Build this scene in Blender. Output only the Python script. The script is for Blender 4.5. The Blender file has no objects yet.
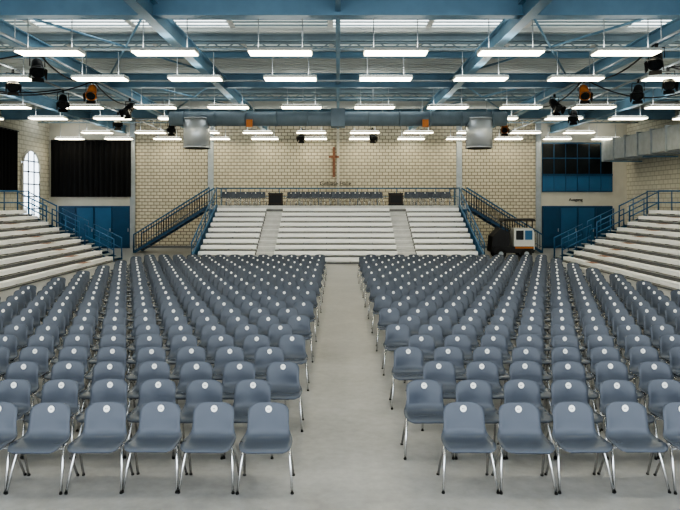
import bpy, math, random
from mathutils import Vector, Matrix
random.seed(7)
F=660.0; H=2.79; VX=338.0; VY=202.0
def PX(px,d): return (px-VX)*d/F
def lin(c):
    return tuple(((v/255)/12.92 if v/255<=0.04045 else ((v/255+0.055)/1.055)**2.4) for v in c)
# ---------------------------------------------------------------- materials
def mat(name,rgb,rough=0.5,metal=0.0,var=0.0,vscale=4.0,bump=0.0,emit=0.0,emitc=None,coat=0.0):
    m=bpy.data.materials.new(name); m.use_nodes=True
    nt=m.node_tree; b=nt.nodes['Principled BSDF']
    c=lin(rgb)
    b.inputs['Base Color'].default_value=(*c,1); b.inputs['Roughness'].default_value=rough
    b.inputs['Metallic'].default_value=metal
    if var or bump:
        tc=nt.nodes.new('ShaderNodeTexCoord'); n=nt.nodes.new('ShaderNodeTexNoise')
        n.inputs['Scale'].default_value=vscale; n.inputs['Detail'].default_value=5
        nt.links.new(tc.outputs['Object'],n.inputs['Vector'])
        r=nt.nodes.new('ShaderNodeValToRGB')
        r.color_ramp.elements[0].position=0.3; r.color_ramp.elements[1].position=0.7
        r.color_ramp.elements[0].color=(*[v*(1-var) for v in c],1)
        r.color_ramp.elements[1].color=(*[min(1,v*(1+var)) for v in c],1)
        nt.links.new(n.outputs['Fac'],r.inputs['Fac']); nt.links.new(r.outputs['Color'],b.inputs['Base Color'])
    if emit:
        b.inputs['Emission Color'].default_value=(*lin(emitc or rgb),1); b.inputs['Emission Strength'].default_value=emit
    return m
M={}
M['shell']=mat('chair_polypropylene',(86,93,105),0.27,0,0.06,2.0)
M['chrome']=mat('chrome_tube',(225,225,225),0.2,1.0)
M['sticker']=mat('seat_number_sticker',(250,250,246),0.5)
M['ink']=mat('printed_ink',(40,40,45),0.6)
M['blue']=mat('blue_steel_paint',(46,96,132),0.45,0,0.08,3)
M['beam']=mat('beam_blue_grey_paint',(116,150,172),0.42,0,0.1,1.5)
M['purlin']=mat('purlin_paint',(142,156,162),0.55,0,0.1,1.5)
M['deck']=mat('corrugated_roof_deck',(200,203,200),0.6,0,0.08,1.0)
M['skylight']=mat('translucent_skylight',(220,230,230),0.6,emit=2.5,emitc=(240,244,242))
M['skydim']=mat('weathered_translucent_sheet',(200,208,205),0.6,emit=0.5,emitc=(225,235,230))
M['lamp']=mat('fluorescent_diffuser',(255,250,225),0.5,emit=9,emitc=(255,245,216))
M['upfill']=mat('added_deck_uplight',(255,250,225),0.5,emit=7,emitc=(250,248,240))  # added upward glow that brightens the roof deck, not a fixture part
M['white']=mat('white_enamel',(205,205,200),0.4)
M['galv']=mat('galvanised_steel',(170,176,180),0.45,0.35,0.1,3)
M['silver']=mat('silver_duct_sheet',(196,200,204),0.42,0.6,0.03,3)
M['ductgrey']=mat('grey_duct_sheet',(118,132,142),0.5,0.1,0.08,3)
M['black']=mat('black_paint',(22,22,24),0.5)
M['orange']=mat('orange_paint',(180,108,45),0.5)
M['curtain']=mat('black_curtain_cloth',(12,12,15),0.9,0,0.2,6)
M['bench']=mat('bench_cream_board',(248,248,247),0.45,0,0.03,5)
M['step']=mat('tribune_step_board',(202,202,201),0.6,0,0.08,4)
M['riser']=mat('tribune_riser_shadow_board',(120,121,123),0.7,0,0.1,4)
M['wood']=mat('wood_edge',(140,98,76),0.6,0,0.15,6)
M['darkwood']=mat('dark_stained_wood',(58,46,38),0.6,0,0.15,6)
M['plaster']=mat('cream_plaster',(208,204,192),0.8,0,0.05,2)
M['door']=mat('door_blue_paint',(36,78,112),0.45,0,0.08,2)
M['lblue']=mat('light_blue_panel',(56,102,140),0.5,0,0.05,2)
M['glassdark']=mat('dark_window_glass',(20,26,30),0.25)
M['day']=mat('daylight_glazing',(225,235,245),0.3,emit=2.6,emitc=(222,236,250))
M['rubber']=mat('rubber',(25,25,25),0.8)
def floor_mat():
    m=bpy.data.materials.new('polished_concrete'); m.use_nodes=True; nt=m.node_tree; b=nt.nodes['Principled BSDF']
    tc=nt.nodes.new('ShaderNodeTexCoord')
    def noise(sc,det,ro):
        n=nt.nodes.new('ShaderNodeTexNoise'); n.inputs['Scale'].default_value=sc; n.inputs['Detail'].default_value=det; n.inputs['Roughness'].default_value=ro
        nt.links.new(tc.outputs['Object'],n.inputs['Vector']); return n
    n1=noise(0.7,8,0.7); n2=noise(9,6,0.6); n3=noise(2.6,10,0.75)
    mx=nt.nodes.new('ShaderNodeMath'); mx.operation='ADD'
    m2=nt.nodes.new('ShaderNodeMath'); m2.operation='MULTIPLY'; m2.inputs[1].default_value=0.35
    nt.links.new(n2.outputs['Fac'],m2.inputs[0]); nt.links.new(n1.outputs['Fac'],mx.inputs[0]); nt.links.new(m2.outputs[0],mx.inputs[1])
    r=nt.nodes.new('ShaderNodeValToRGB'); e=r.color_ramp.elements
    e[0].position=0.5; e[0].color=(*lin((139,139,139)),1); e[1].position=0.85; e[1].color=(*lin((170,170,170)),1)
    nt.links.new(mx.outputs[0],r.inputs['Fac'])
    r3=nt.nodes.new('ShaderNodeValToRGB'); e=r3.color_ramp.elements
    e[0].position=0.58; e[0].color=(1,1,1,1); e[1].position=0.80; e[1].color=(.82,.81,.80,1)
    nt.links.new(n3.outputs['Fac'],r3.inputs['Fac'])
    mm=nt.nodes.new('ShaderNodeMix'); mm.data_type='RGBA'; mm.blend_type='MULTIPLY'; mm.inputs[0].default_value=1
    nt.links.new(r.outputs['Color'],mm.inputs[6]); nt.links.new(r3.outputs['Color'],mm.inputs[7])
    nt.links.new(mm.outputs[2],b.inputs['Base Color'])
    rr=nt.nodes.new('ShaderNodeMapRange'); rr.inputs['To Min'].default_value=0.22; rr.inputs['To Max'].default_value=0.42
    nt.links.new(n1.outputs['Fac'],rr.inputs['Value']); nt.links.new(rr.outputs['Result'],b.inputs['Roughness'])
    return m
M['floor']=floor_mat()
def brick_mat(name,c1,c2,mort,bw,bh,msz,axis):
    m=bpy.data.materials.new(name); m.use_nodes=True; nt=m.node_tree; b=nt.nodes['Principled BSDF']
    tc=nt.nodes.new('ShaderNodeTexCoord'); sp=nt.nodes.new('ShaderNodeSeparateXYZ'); cb=nt.nodes.new('ShaderNodeCombineXYZ')
    nt.links.new(tc.outputs['Object'],sp.inputs[0]); nt.links.new(sp.outputs[axis],cb.inputs['X']); nt.links.new(sp.outputs['Z'],cb.inputs['Y'])
    br=nt.nodes.new('ShaderNodeTexBrick'); br.inputs['Scale'].default_value=1
    br.inputs['Brick Width'].default_value=bw; br.inputs['Row Height'].default_value=bh; br.inputs['Mortar Size'].default_value=msz
    br.inputs['Color1'].default_value=(*lin(c1),1); br.inputs['Color2'].default_value=(*lin(c2),1); br.inputs['Mortar'].default_value=(*lin(mort),1)
    nt.links.new(cb.outputs[0],br.inputs['Vector']); nt.links.new(br.outputs['Color'],b.inputs['Base Color'])
    b.inputs['Roughness'].default_value=0.75
    return m
M['tile']=brick_mat('perforated_acoustic_brick',(214,206,186),(203,195,175),(138,131,118),0.36,0.2,0.024,'X')
M['sidebrick']=brick_mat('painted_brick',(216,212,198),(208,204,190),(174,169,154),0.5,0.25,0.02,'Y')
# ---------------------------------------------------------------- mesh builder
class MB:
    def __init__(s): s.v=[]; s.f=[]; s.m=[]; s.sm=[]; s.mats=[]
    def mi(s,k):
        if k not in s.mats: s.mats.append(k)
        return s.mats.index(k)
    def box(s,x0,x1,y0,y1,z0,z1,k):
        if x0>x1:x0,x1=x1,x0
        if y0>y1:y0,y1=y1,y0
        if z0>z1:z0,z1=z1,z0
        n=len(s.v)
        s.v+=[(x0,y0,z0),(x1,y0,z0),(x1,y1,z0),(x0,y1,z0),(x0,y0,z1),(x1,y0,z1),(x1,y1,z1),(x0,y1,z1)]
        q=[(0,3,2,1),(4,5,6,7),(0,1,5,4),(1,2,6,5),(2,3,7,6),(3,0,4,7)]
        i=s.mi(k)
        for a in q: s.f.append(tuple(n+j for j in a)); s.m.append(i); s.sm.append(False)
        return s
    def tube(s,pts,r,k,seg=8,r2=None,cap=True):
        pts=[Vector(p) for p in pts]; i=s.mi(k); rings=[]
        for a,p in enumerate(pts):
            if a==0: d=pts[1]-p
            elif a==len(pts)-1: d=p-pts[a-1]
            else: d=(pts[a+1]-p).normalized()+(p-pts[a-1]).normalized()
            d.normalize()
            up=Vector((0,0,1)) if abs(d.z)<0.95 else Vector((0,1,0))
            u=d.cross(up).normalized(); w=u.cross(d).normalized()
            rr=r if r2 is None else r+(r2-r)*a/(len(pts)-1)
            n=len(s.v)
            for j in range(seg):
                t=2*math.pi*j/seg; s.v.append(tuple(p+u*math.cos(t)*rr+w*math.sin(t)*rr))
            rings.append(n)
        for a in range(len(rings)-1):
            for j in range(seg):
                s.f.append((rings[a]+j,rings[a+1]+j,rings[a+1]+(j+1)%seg,rings[a]+(j+1)%seg)); s.m.append(i); s.sm.append(True)
        if cap:
            s.f.append(tuple(rings[0]+j for j in range(seg))); s.m.append(i); s.sm.append(False)
            s.f.append(tuple(rings[-1]+j for j in reversed(range(seg)))); s.m.append(i); s.sm.append(False)
        return s
    def quad(s,a,b,c,d,k,sm=False):
        n=len(s.v); s.v+=[a,b,c,d]; s.f.append((n,n+1,n+2,n+3)); s.m.append(s.mi(k)); s.sm.append(sm)
    def prism(s,poly,axis,a0,a1,k):
        n=len(s.v); L=len(poly); i=s.mi(k)
        for a in (a0,a1):
            for p in poly: s.v.append((a,p[0],p[1]) if axis=='X' else (p[0],a,p[1]))
        for j in range(L):
            s.f.append((n+j,n+(j+1)%L,n+L+(j+1)%L,n+L+j)); s.m.append(i); s.sm.append(False)
        s.f.append(tuple(n+j for j in reversed(range(L)))); s.m.append(i); s.sm.append(False)
        s.f.append(tuple(n+L+j for j in range(L))); s.m.append(i); s.sm.append(False)
    def ibeam(s,axis,c,z0,z1,a0,a1,w,k):
        t=0.035
        if axis=='X':
            s.box(a0,a1,c-w/2,c+w/2,z0,z0+t,k); s.box(a0,a1,c-w/2,c+w/2,z1-t,z1,k); s.box(a0,a1,c-0.02,c+0.02,z0+t,z1-t,k)
        else:
            s.box(c-w/2,c+w/2,a0,a1,z0,z0+t,k); s.box(c-w/2,c+w/2,a0,a1,z1-t,z1,k); s.box(c-0.02,c+0.02,a0,a1,z0+t,z1-t,k)
    def mesh(s,name):
        me=bpy.data.meshes.new(name); me.from_pydata(s.v,[],s.f)
        for k in s.mats: me.materials.append(M[k])
        me.polygons.foreach_set('material_index',s.m); me.polygons.foreach_set('use_smooth',s.sm)
        me.update(); return me
    def obj(s,name,loc=(0,0,0)):
        ob=bpy.data.objects.new(name,s.mesh(name)); ob.location=loc
        bpy.context.collection.objects.link(ob); return ob
def inst(me,name,loc,rot=(0,0,0),sc=1.0):
    ob=bpy.data.objects.new(name,me); ob.location=loc; ob.rotation_euler=rot; ob.scale=(sc,sc,sc)
    bpy.context.collection.objects.link(ob); return ob
# ---------------------------------------------------------------- room shell
WX=17.5; WY=40.0; Y0=-4.0; RZ=7.95
b=MB(); b.box(-WX-.3,WX+.3,Y0,WY+.3,-0.2,0,'floor'); b.obj('floor')
b=MB()
sky=[(0.5,2.0),(9.2,10.7),(18.0,19.5),(20.6,22.0),(27.6,29.0),(37.2,38.4)]
segs=[];p=Y0
for a,c in sky: segs.append((p,a)); p=c
segs.append((p,WY+.3))
for a,c in segs:
    b.box(-WX-.3,WX+.3,a,c,RZ,RZ+.1,'deck')
    y=a+0.15
    while y<c-0.1:
        b.prism([(y-0.1,RZ),(y-0.05,RZ-0.09),(y+0.05,RZ-0.09),(y+0.1,RZ)],'X',-WX,WX,'deck'); y+=0.36
for i,(a,c) in enumerate(sky):
    b.box(WX-.5,WX+.3,a,c,RZ,RZ+.1,'deck')
b.obj('ceiling')
for i,(a,c) in enumerate(sky):
    b=MB(); x=-WX; k=0
    while x<WX-1:
        m_='skydim' if a==20.6 else ('skydim' if k%3==2 else 'skylight')
        b.box(x+.08,x+2.8,a+0.02,c-0.02,RZ+.02,RZ+.06,m_)
        y=a+.2
        while y<c-.1: b.box(x+.08,x+2.8,y-.03,y+.03,RZ-.02,RZ+.02,'purlin'); y+=.36
        b.box(x-.08,x+.08,a,c,RZ-.02,RZ+.1,'white'); x+=2.88; k+=1
    b.obj('window_%d'%(i+1))
b=MB()
b.box(-12.3,12.0,WY,WY+.3,0,RZ,'tile')
b.box(-WX-.3,-12.3,WY,WY+.3,0,RZ,'plaster'); b.box(12.0,WX+.3,WY,WY+.3,0,RZ,'plaster')
b.obj('wall_back')
b=MB(); b.box(-WX-.3,-WX,Y0,WY,0,RZ,'sidebrick'); b.obj('wall_left')
b=MB(); b.box(WX,WX+.3,Y0,WY,0,RZ,'sidebrick'); b.obj('wall_right')
n=1
for px,w in ((211,.34),(338,.16),(459,.34),(133,.3),(538,.3)):
    x=PX(px,WY); b=MB(); b.box(x-w/2,x+w/2,WY-.12,WY,0,RZ,'galv' if w>.2 else 'plaster'); b.obj('trim_%d'%n); n+=1
b=MB(); b.box(-12.1,11.8,WY-.05,WY,0,.15,'riser'); b.obj('baseboard_back')
def door(x0,x1,h,name):
    b=MB(); b.box(x0,x1,WY-.1,WY-.002,0,h,'door'); nn=4; w=(x1-x0)/nn
    for i in range(nn):
        b.box(x0+i*w+.06,x0+(i+1)*w-.06,WY-.15,WY-.1,.1,h-.12,'lblue' if i in(1,2) else 'door')
        b.box(x0+i*w+w-.14,x0+i*w+w-.1,WY-.2,WY-.15,1.0,1.2,'galv')
    b.box(x0,x1,WY-.13,WY-.1,h*.45,h*.45+.05,'blue')
    b.obj(name)
door(-16.9,-12.55,2.55,'door_1'); door(12.35,16.6,2.55,'door_2')
def curtain(x0,x1,z0,z1,name):
    b=MB(); N=60; pts=[]
    for i in range(N+1):
        x=x0+(x1-x0)*i/N; pts.append((x,WY-.22+.06*math.sin(i*1.6)))
    for i in range(N):
        b.quad((*pts[i],z0),(*pts[i+1],z0),(*pts[i+1],z1),(*pts[i],z1),'curtain',True)
    b.tube([(x0,WY-.2,z1),(x1,WY-.2,z1)],.04,'black')
    b.obj(name)
curtain(-17.3,-12.5,3.1,6.5,'stage_curtain')
b=MB()
N=50
for i in range(N):
    y0=31+4.6*i/N; y1=31+4.6*(i+1)/N
    xa=-WX+.25+.07*math.sin(i*1.5); xb=-WX+.25+.07*math.sin((i+1)*1.5)
    b.quad((xa,y0,3.4),(xb,y1,3.4),(xb,y1,6.6),(xa,y0,6.6),'curtain',True)
b.tube([(-WX+.25,31,6.6),(-WX+.25,35.6,6.6)],.04,'black'); b.obj('stage_curtain')
b=MB(); x0,x1=12.35,16.6
b.box(x0,x1,WY-.08,WY,3.4,6.4,'door'); 
nn=6; w=(x1-x0)/nn
for i in range(nn):
    for (za,zb) in ((4.5,5.4),(5.48,6.3)):
        b.box(x0+i*w+.03,x0+(i+1)*w-.03,WY-.1,WY-.05,za,zb,'glassdark')
    b.box(x0+i*w+.02,x0+(i+1)*w-.02,WY-.1,WY-.05,3.45,4.36,'lblue')
b.box(x0,x1,WY-.14,WY,4.38,4.46,'door'); b.obj('window_7')
b=MB(); yc=37.5; hw=1.05; zb=1.7; zs=4.7
N=16
arc=[(yc+hw*math.cos(math.pi*i/N),zs+hw*math.sin(math.pi*i/N)) for i in range(N+1)]
poly=[(yc-hw,zb),(yc+hw,zb)]+arc[:-1]+[arc[-1]]
b.prism(poly,'X',-WX+.0,-WX+.03,'day')
X=-WX+.07
b.tube([(X,yc-hw,zb)]+[(X,a,c) for a,c in reversed(arc)]+[(X,yc+hw,zb),(X,yc-hw,zb)],.08,'plaster',6)
for dy in (-.35,.35): b.box(X-.02,X+.02,yc+dy-.03,yc+dy+.03,zb,zs+.95,'black')
for z in (2.4,3.1,3.8,4.5,5.1):
    b.box(X-.02,X+.02,yc-hw+.05,yc+hw-.05,z-.03,z+.03,'black')
b.obj('window_8')
# ---------------------------------------------------------------- roof steel
b=MB()
for y in (5.8,15.3,24.8,34.3):
    b.ibeam('X',y,7.08,7.6,-WX,WX,.3,'beam')
for x in (-12.9,-8.6,-4.3,0,4.3,8.6,12.9):
    if x==0: b.ibeam('Y',x,7.2,7.45,Y0,WY,.12,'beam')
    else: b.ibeam('Y',x,6.95,7.4,Y0,WY,.26,'beam')
y=1.0; i=0
while y<WY-.5:
    if abs(y-15.2)>.5 and abs(y-24.7)>.5 and abs(y-34.2)>.5:
        b.ibeam('X',y,7.66,7.86,-WX,WX,.16,'purlin' if i%2==0 else 'beam')
    y+=2.37; i+=1
for y in (20.0,29.5,38.5):
    b.tube([(-WX,y,7.62),(WX,y,7.62)],.04,'purlin',6); b.tube([(-WX,y,7.42),(WX,y,7.42)],.04,'purlin',6)
    x=-WX; u=0
    while x<WX-.3:
        b.tube([(x,y,7.42 if u else 7.62),(x+.36,y,7.62 if u else 7.42)],.018,'purlin',4); x+=.36; u=1-u
for y in (15.3,24.8):
    for x in (-8.6,4.3,):
        b.tube([(x,y,7.5),(x+4.3,y+9.5,7.5)],.035,'beam',6); b.tube([(x+4.3,y,7.5),(x,y+9.5,7.5)],.035,'beam',6)
b.obj('roof_steel_frame')
# fluorescent lamps
b=MB(); L=.8
b.prism([(-.28,0),(.28,0),(.20,.09),(-.20,.09)],'X',-L,L,'white')
b.box(-L+.03,L-.03,-.24,.24,-.03,-.001,'lamp')
b.box(-L+.05,L-.05,-.15,.15,.091,.10,'upfill')  # added emissive strip on the housing top, lights the deck above
for x in (-.55,.55): b.tube([(x,0,.09),(x,0,.85)],.012,'galv',5)
lampme=b.mesh('fluorescent_ceiling_lamp')
for y in (1.0,7.0,10.5,16.5,20.0,26.0,29.5,35.5,39.0):
    for k in range(-6,6):
        x=1.44+2.88*k
        if abs(x)<16.5:
            if y==35.5 and abs(x)>13: continue
            inst(lampme,'fluorescent_ceiling_lamp',(x,y,6.52))
# lighting rails
b=MB()
for x in (-10.0,-8.2,8.2,10.0):
    b.tube([(x,10,6.9),(x,39.5,6.9)],.035,'galv',6)
    y=12
    while y<39: b.tube([(x,y,6.9),(x,y,7.7)],.015,'galv',5); y+=4.75
for y in (22.0,32.0): b.tube([(-12.5,y,6.83),(12.5,y,6.83)],.035,'galv',6)
b.obj('lighting_rail')
b=MB()
def cable(a,c,sag,n=12,r=.022):
    a=Vector(a);c=Vector(c); pts=[]
    for i in range(n+1):
        t=i/n; p=a.lerp(c,t); p.z-=sag*4*t*(1-t); pts.append(p)
    b.tube(pts,r,'black',5)
cable((-12.5,16,7.0),(-8.2,18,6.9),.5); cable((-8.2,18,6.9),(-8.2,22,6.9),.35); cable((-8.2,22,6.9),(-8.2,27,6.9),.4)
cable((-12.6,22,6.8),(-8.2,22,6.8),.45); cable((8.2,17,6.9),(8.2,22,6.9),.35); cable((8.2,22,6.9),(12.5,23,6.8),.5)
cable((8.2,22,6.9),(8.2,28,6.9),.4); cable((10,20,6.9),(12.9,18,7.0),.4); cable((-8.2,32,6.8),(-3,32,6.8),.3); cable((3,32,6.8),(8.2,32,6.8),.3)
cable((10,20,6.9),(12.9,15.5,7.0),.3); cable((-12.9,17,7.0),(-10,24,6.9),.6)
b.obj('power_cable')
def spot_mesh(name,body):
    b=MB()
    b.tube([(0,0,0),(0,0,-.12)],.05,'black',8)
    b.tube([(-.22,0,-.45),(-.22,0,-.14),(.22,0,-.14),(.22,0,-.45)],.018,'black',6)
    d=Vector((0,-.75,-.66)).normalized(); c=Vector((0,0,-.45))
    b.tube([c-d*.3,c-d*.22,c+d*.28],.12,body,14,r2=.2)
    b.tube([c+d*.28,c+d*.36],.22,body if body=='orange' else 'black',14)
    b.tube([c+d*.355,c+d*.365],.17,'glassdark',14)
    u=Vector((1,0,0)); w=d.cross(u)
    for s_,v_ in ((1,w),(-1,w),(1,u),(-1,u)):
        o=w if v_ is u else u
        p=c+d*.36+v_*s_*.2; q=p+(d*.9+v_*s_*.35).normalized()*.16
        b.quad(tuple(p-o*.17),tuple(p+o*.17),tuple(q+o*.19),tuple(q-o*.19),'black')
    return b.mesh(name)
sb=spot_mesh('stage_spotlight','black'); so=spot_mesh('stage_spotlight_orange','orange')
for x,y,rz,me in ((-8.2,18,.5,sb),(-8.2,22,.2,so),(-10,24,.4,sb),(8.2,22,-.2,so),(10,22,-.5,sb),(8.2,17,-.6,sb),(10,20,-.3,sb),
    (-10,20.3,.5,sb),(-8.2,32.5,.2,sb),(8.2,32.5,-.2,so),(10,28,-.4,sb),(8.2,25,.3,sb),(-8.2,26,-.3,sb),(-10,30,.3,sb)):
    inst(me,'stage_spotlight',(x,y,6.87),(0,0,rz),.85)
for x in (-2,1.9): inst(sb,'stage_spotlight',(x,36.5,6.90),(0,0,x*.05),.9)
# ventilation ducts
b=MB(); DY=28.3; DZ=6.36
b.tube([(-7.2,DY,DZ),(7.2,DY,DZ)],.31,'ductgrey',20)
x=-6.6
while x<6.9: b.tube([(x-.03,DY,DZ),(x+.03,DY,DZ)],.335,'ductgrey',20); x+=1.32
for s in (-1,1):
    xc=s*6.05
    b.tube([(xc,DY,6.35),(xc,DY,5.1)],.56,'silver',32)
    for z in (6.35,5.12): b.tube([(xc,DY,z+.025),(xc,DY,z-.025)],.58,'silver',32)
    b.tube([(xc,DY,5.12),(xc,DY,5.07)],.5,'black',24)
for s in (-1,1):
    for x in (1.5,4.5,7): b.tube([(s*x,DY,DZ+.28),(s*x,DY,7.8)],.015,'galv',5)
b.box(-.3,.3,DY-.36,DY+.36,DZ-.36,DZ+.4,'ductgrey')
for x in (-3.75,3.7): b.box(x-.13,x+.13,DY-.43,DY-.3,DZ-.4,DZ-.08,'orange')
b.obj('ventilation_duct')
b=MB()
y=24.0
while y<39:
    b.box(15.65,17.0,y,min(y+1.45,39.2),5.24,6.38,'galv'); b.box(15.58,17.07,y+1.43,y+1.52,5.17,6.45,'galv'); y+=1.5
for y in (26,30,34,38): b.box(15.7,17.5,y-.04,y+.04,5.1,5.17,'beam')
b.obj('wall_air_duct')
# ---------------------------------------------------------------- chair
def chair_mesh():
    b=MB()
    prof=[(-.455,.405,.17,.00,.0),(-.455,.425,.215,.00,.0),(-.42,.438,.243,.005,.0),(-.34,.436,.255,.018,.0),(-.24,.424,.255,.026,.0),(-.15,.418,.248,.03,.004),
          (-.095,.428,.238,.028,.012),(-.062,.46,.224,.015,.022),(-.045,.51,.212,.0,.032),(-.033,.57,.207,.0,.036),(-.022,.63,.208,.0,.034),
          (-.01,.685,.206,.0,.028),(-.003,.715,.192,.0,.02),(.003,.735,.165,.0,.014),(.006,.748,.12,.0,.008),(.008,.754,.07,.0,.004)]
    N=10
    def P(j,u,off):
        y,z,hw,cz,cy=prof[j]
        a=prof[max(0,j-1)]; c=prof[min(len(prof)-1,j+1)]
        t=Vector((0,c[0]-a[0],c[1]-a[1])).normalized(); nrm=Vector((0,-t.z,t.y))
        v=Vector((u*hw,y-cy*u*u,z+cz*u**4))
        return v-nrm*off
    idx={}
    for side in (0,1):
        for j in range(len(prof)):
            for i in range(N+1):
                u=-1+2*i/N
                idx[side,j,i]=len(b.v); b.v.append(tuple(P(j,u,.009*side)))
    mi=b.mi('shell')
    J=len(prof)
    for j in range(J-1):
        for i in range(N):
            b.f.append((idx[0,j,i],idx[0,j,i+1],idx[0,j+1,i+1],idx[0,j+1,i])); b.m.append(mi); b.sm.append(True)
            b.f.append((idx[1,j,i],idx[1,j+1,i],idx[1,j+1,i+1],idx[1,j,i+1])); b.m.append(mi); b.sm.append(True)
    for j in range(J-1):
        b.f.append((idx[0,j,0],idx[0,j+1,0],idx[1,j+1,0],idx[1,j,0])); b.m.append(mi); b.sm.append(False)
        b.f.append((idx[0,j,N],idx[1,j,N],idx[1,j+1,N],idx[0,j+1,N])); b.m.append(mi); b.sm.append(False)
    for i in range(N):
        b.f.append((idx[0,0,i],idx[1,0,i],idx[1,0,i+1],idx[0,0,i+1])); b.m.append(mi); b.sm.append(False)
        b.f.append((idx[0,J-1,i],idx[0,J-1,i+1],idx[1,J-1,i+1],idx[1,J-1,i])); b.m.append(mi); b.sm.append(False)
    n=len(b.v); S=14
    for i in range(S):
        t=2*math.pi*i/S; b.v.append((.034*math.cos(t),-.018+.0066*math.sin(t)-.0,.692+.034*math.sin(t)))
    b.f.append(tuple(n+i for i in range(S))); b.m.append(b.mi('sticker')); b.sm.append(False)
    for dx in (-.009,.005):
        b.quad((dx-.002,-.0195-.001,.686),(dx+.003,-.0195-.001,.686),(dx+.003,-.0195+.001,.698),(dx-.002,-.0195+.001,.698),'ink')
    for s in (-1,1):
        b.tube([(s*.262,-.40,.0),(s*.225,-.245,.385),(s*.205,-.215,.408)],.013,'chrome',8)
        b.tube([(s*.25,.03,.0),(s*.222,-.165,.385),(s*.205,-.195,.408)],.013,'chrome',8)
        b.tube([(s*.205,-.36,.412),(s*.205,-.12,.404)],.011,'chrome',6)
        for p in ((s*.262,-.40,0),(s*.25,.03,0)):
            b.tube([p,(p[0],p[1],.014)],.016,'rubber',8)
    b.tube([(-.23,-.25,.375),(.23,-.25,.375)],.010,'chrome',6)
    b.tube([(-.225,-.15,.37),(.225,-.15,.37)],.010,'chrome',6)
    return b.mesh('stacking_chair')
cm=chair_mesh()
def jit(a): return random.uniform(-a,a)
for i in range(23):
    y=6.72+.858*i
    e=(i%2==0)
    for k in range(13):
        xl=(-.70 if e else -.965)-.55*k; xr=(1.28 if e else .99)+.55*k
        inst(cm,'stacking_chair',(xl+jit(.008),y+jit(.02),0),(0,0,jit(.025)))
        inst(cm,'stacking_chair',(xr+jit(.008),y+jit(.02),0),(0,0,jit(.025)))
# ---------------------------------------------------------------- rear tribune
b=MB(); YB=29.7; run=.6; rise=.245; NR=10; HWD=6.45
secs=[(-HWD,-3.8),(-2.95,2.75),(3.6,HWD)]; ais=[(-3.8,-2.95),(2.75,3.6)]
for k in range(NR):
    y=YB+run*k; z=rise*(k+.25)
    zb0=0 if k==0 else z-rise
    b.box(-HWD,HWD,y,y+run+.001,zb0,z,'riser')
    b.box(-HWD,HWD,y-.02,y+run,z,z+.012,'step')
    for x0,x1 in secs:
        b.box(x0+.02,x1-.02,y+.0,y+.32,z+.15,z+.21,'bench')
        b.box(x0+.02,x1-.02,y-.02,y+.02,z+.045,z+.15,'bench')
        x=x0+.2
        while x<x1: b.box(x-.02,x+.02,y+.07,y+.26,z,z+.15,'riser'); x+=1.1
    for x0,x1 in ais:
        b.box(x0,x1,y-.28,y,max(0,z-rise),z-rise/2,'step')
        b.box(x0,x1,y-.28,y-.25,z-rise/2,z-rise/2+.012,'bench')
        b.box(x0,x1,y-.01,y+.0,max(0,z-rise),z,'step')
PZT=2.6; YP=YB+run*NR
b.box(-7.0,7.0,YP,YP+3.2,PZT-.2,PZT,'step')
b.box(-HWD,HWD,YP,YP+.05,0,PZT-.2,'riser')
for x in (-6.9,-3.5,0,3.5,6.9):
    b.box(x-.06,x+.06,YP+3.0,YP+3.12,0,PZT-.2,'blue'); b.box(x-.06,x+.06,YP+.2,YP+.32,0,PZT-.2,'blue')
b.obj('rear_tribune')
for x in (-3.4,3.15):
    b=MB(); b.box(x-.4,x+.4,YP+.15,YP+.55,PZT,PZT+.08,'black'); b.box(x-.38,x+.38,YP+.2,YP+.5,PZT+.08,PZT+.62,'darkwood'); b.box(x-.4,x+.4,YP+.15,YP+.55,PZT+.62,PZT+.68,'black'); 
    b.box(x-.3,x+.3,YP+.18,YP+.2,PZT+.15,PZT+.55,'black'); b.obj('usher_lectern')
for yy in (YP+.75,YP+1.6,YP+2.5):
    x=-6.2+(.25 if yy==YP+1.6 else 0)
    while x<6.3:
        if abs(x+3.4)>.7 and abs(x-3.15)>.7: inst(cm,'stacking_chair',(x,yy,PZT),(0,0,0))
        x+=.55
for s in (-1,1):
    b=MB(); x=s*(HWD+.12)
    za=lambda y:(y-YB)/run*rise
    b.prism([(YB-.2,0),(YB+.1,0),(YP,PZT-.35),(YP,PZT+.05),(YB-.2,.35)],'X',x-.05,x+.05,'blue')
    b.tube([(x,YB-.1,.35),(x,YB-.1,.95),(x,YP,PZT+.95),(x,YP+3.1,PZT+.95)],.035,'blue',8)
    b.tube([(x,YB-.1,.65),(x,YP,PZT+.5),(x,YP+3.1,PZT+.5)],.02,'blue',6)
    for t in range(1,7):
        y=YB+t*1.0; z=za(y); b.tube([(x,y,z),(x,y,z+.95+.1)],.022,'blue',6)
    for y in (YP+1.6,YP+3.1): b.tube([(x,y,PZT),(x,y,PZT+.95)],.025,'blue',6)
    b.obj('tribune_guard_rail')
b=MB()
b.tube([(-6.9,YP+3.15,PZT+1.0),(6.9,YP+3.15,PZT+1.0)],.03,'blue',8); b.tube([(-6.9,YP+3.15,PZT+.5),(6.9,YP+3.15,PZT+.5)],.02,'blue',8)
x=-6.9
while x<=6.95: b.tube([(x,YP+3.15,PZT),(x,YP+3.15,PZT+1.0)],.02,'blue',6); x+=1.15
b.obj('tribune_guard_rail')
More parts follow.
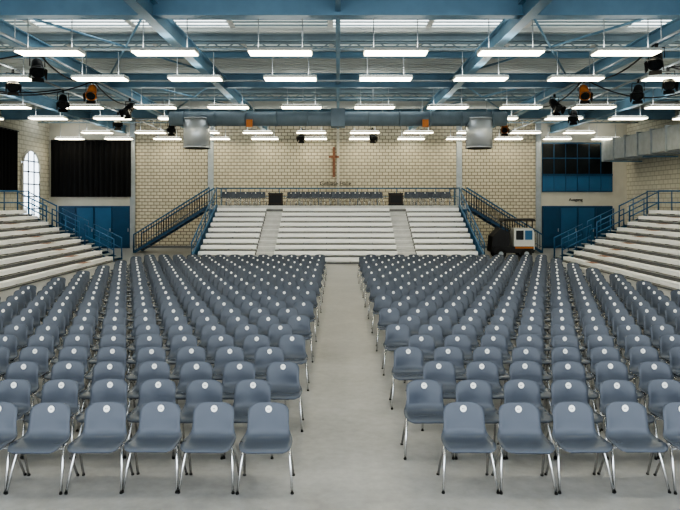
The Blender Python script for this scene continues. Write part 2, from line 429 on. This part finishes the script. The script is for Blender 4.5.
# outer stairs
for s in (-1,1):
    b=MB(); n=15; xa=11.2; xb=7.05; ya=YP+.5; yb=YP+1.9
    dx=(xa-xb)/n; dz=PZT/n
    for i in range(n):
        x0=s*(xa-dx*i); x1=s*(xa-dx*(i+1)); z=dz*(i+1)
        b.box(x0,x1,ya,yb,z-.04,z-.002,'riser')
    for y in (ya-.03,yb+.03):
        b.prism([(s*xa,0),(s*(xa-.1),0),(s*xb,PZT-.1),(s*xb,PZT+.06),(s*xa,.10)],'Y',y-.025,y+.025,'door')
        b.tube([(s*xa,y,0),(s*xa,y,1.0),(s*xb,y,PZT+.98)],.04,'blue',8)
        b.tube([(s*xa,y,.3),(s*xb,y,PZT+.25)],.015,'blue',6)
        m=30
        for i in range(m+1):
            t=i/m; x=s*(xa+(xb-xa)*t); b.tube([(x,y,PZT*t),(x,y,PZT*t+.98)],.016,'black',5)
    b.obj('access_staircase')
# ---------------------------------------------------------------- side tribunes
def side_tribune(s):
    b=MB(); XB=10.5; NRr=9; rn=.5; rs=.27; ya=13.0; yb=30.8
    for k in range(NRr):
        x0=s*(XB+rn*k); x1=s*(XB+rn*(k+1)); z=rs*(k+.2)
        b.box(x0,x1,ya,yb,max(0,z-rs),z,'riser')
        b.box(s*(XB+rn*k-.02),x1,ya,yb,z,z+.012,'step')
        b.box(s*(XB+rn*k-.01),s*(XB+rn*k+.27),ya,yb-.05,z+.15,z+.20,'bench')
        b.box(s*(XB+rn*k-.01),s*(XB+rn*k+.02),ya,yb-.05,z+.05,z+.15,'bench')
        y=ya+.3
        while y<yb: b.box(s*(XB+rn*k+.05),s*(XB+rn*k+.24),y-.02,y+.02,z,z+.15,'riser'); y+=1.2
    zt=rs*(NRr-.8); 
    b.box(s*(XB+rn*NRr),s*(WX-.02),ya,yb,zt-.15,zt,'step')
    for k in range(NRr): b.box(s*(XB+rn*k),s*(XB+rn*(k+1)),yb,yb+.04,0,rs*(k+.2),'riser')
    for yc in (18.0,27.6):
        for k in range(NRr):
            z=rs*(k+.2); b.box(s*(XB+rn*k-.24),s*(XB+rn*k-.02),yc-.4,yc+.4,max(0,z-rs)+.012,z-rs/2+.02,'step')
            b.box(s*(XB+rn*k-.02),s*(XB+rn*k+.28),yc-.4,yc+.4,z+.2,z+.207,'wood')
    b.obj('side_tribune')
    b=MB(); n=14; xt=XB+rn*NRr
    for i in range(n):
        xx=XB+(xt-XB)*i/n; z=zt*(i+1)/n
        b.box(s*xx,s*(xx+(xt-XB)/n),yb+.1,yb+1.2,z-.04,z,'galv')
    b.box(s*xt,s*(WX-.02),yb+.1,yb+1.2,zt-.12,zt,'galv')
    for y in (yb+.10,yb+1.23):
        b.prism([(s*XB,0),(s*(XB+.3),0),(s*xt,zt-.28),(s*xt,zt),(s*XB,.05)],'Y',y-.02,y+.02,'blue')
        for (t0,t1) in ((0,.3),(.36,.64),(.7,1.0)):
            x0=XB+(xt-XB)*t0; x1=XB+(xt-XB)*t1; z0=zt*t0; z1=zt*t1
            b.tube([(s*x0,y,z0),(s*x0,y,z0+1.05),(s*x1,y,z1+1.05),(s*x1,y,z1)],.04,'lblue',8)
            b.tube([(s*x0,y,z0+.55),(s*x1,y,z1+.55)],.028,'lblue',6)
            b.tube([(s*(x0+x1)/2,y,(z0+z1)/2),(s*(x0+x1)/2,y,(z0+z1)/2+1.05)],.025,'lblue',6)
        b.tube([(s*xt,y,zt),(s*xt,y,zt+1.1),(s*(WX-.1),y,zt+1.1),(s*(WX-.1),y,zt)],.04,'lblue',8)
        b.tube([(s*xt,y,zt+.55),(s*(WX-.1),y,zt+.55)],.028,'lblue',6)
        b.tube([(s*(xt+1.2),y,zt),(s*(xt+1.2),y,zt+1.1)],.028,'lblue',6)
    b.obj('tribune_end_staircase')
side_tribune(-1); side_tribune(1)
# ---------------------------------------------------------------- cleaning vehicle
b=MB(); ox,oy=7.45,32.2
b.box(ox+.15,ox+2.1,oy,oy+1.1,.3,.62,'black')
b.prism([(ox+.05,.35),(ox+.95,.35),(ox+.95,1.3),(ox+.5,1.5),(ox+.12,1.1)],'Y',oy+.05,oy+1.05,'black')
b.prism([(ox+1.15,.45),(ox+2.15,.45),(ox+2.15,1.3),(ox+2.05,1.5),(ox+1.15,1.5)],'Y',oy+.02,oy+1.08,'white')
b.box(ox+1.25,ox+1.6,oy-.01,oy+.02,.95,1.4,'glassdark'); b.box(ox+1.68,ox+2.03,oy-.01,oy+.02,.95,1.4,'lblue')
b.box(ox+1.2,ox+2.1,oy-.01,oy+.02,.52,.6,'orange')
for x in (ox+.75,ox+2.05):
    for y in (oy+.08,oy+1.02): b.tube([(x,y,.9),(x,y,1.88)],.03,'black',6)
b.prism([(ox+.6,1.86),(ox+2.2,1.86),(ox+2.15,1.96),(ox+.7,1.96)],'Y',oy,oy+1.1,'black')
b.tube([(ox+.95,oy+.55,1.1),(ox+1.05,oy+.55,1.4)],.02,'black',6)
ring=[(ox+1.05+.06*math.sin(t*math.pi/6),oy+.55+.18*math.cos(t*math.pi/6),1.42+.16*math.sin(t*math.pi/6)) for t in range(13)]
b.tube(ring,.015,'black',6)
for x in (ox+.5,ox+1.75):
    for y in (oy-.02,oy+.94): b.tube([(x,y,.26),(x,y+.18,.26)],.26,'rubber',18); b.tube([(x,y-.01,.26),(x,y+.19,.26)],.12,'galv',12)
b.obj('floor_sweeper_vehicle')
cu=bpy.data.curves.new('wall_lettering','FONT'); cu.body='Gebläse Halle'; cu.size=.34; cu.align_x='CENTER'; cu.extrude=.01
o=bpy.data.objects.new('wall_lettering',cu); o.location=(-.15,WY-.14,3.8); o.rotation_euler=(math.pi/2,0,0); cu.materials.append(M['ink']); bpy.context.collection.objects.link(o)
cu=bpy.data.curves.new('exit_sign','FONT'); cu.body='Ausgang'; cu.size=.25; cu.align_x='CENTER'; cu.extrude=.01
o=bpy.data.objects.new('exit_lettering',cu); o.location=(14.4,WY-.02,2.85); o.rotation_euler=(math.pi/2,0,0); cu.materials.append(M['ink']); bpy.context.collection.objects.link(o)
b=MB(); b.box(-.32,-.18,WY-.2,WY-.12,4.3,6.1,'wood'); b.box(-.56,.06,WY-.21,WY-.13,5.45,5.58,'wood'); b.obj('wall_cross')
# ---------------------------------------------------------------- world, camera
w=bpy.data.worlds.new('World'); bpy.context.scene.world=w; w.use_nodes=True
bg=w.node_tree.nodes['Background']; bg.inputs['Color'].default_value=(.86,.93,1.0,1); bg.inputs['Strength'].default_value=2.9
cam=bpy.data.cameras.new('camera'); co=bpy.data.objects.new('camera',cam); bpy.context.collection.objects.link(co)
co.location=(0,0,H); co.rotation_euler=(math.pi/2,0,0); cam.sensor_width=36; cam.lens=F/680*36
cam.shift_x=2/680; cam.shift_y=-53/680; cam.clip_end=200
bpy.context.scene.camera=co
try:
    bpy.context.scene.view_settings.look='AgX - High Contrast'
except Exception as ex: print(ex)
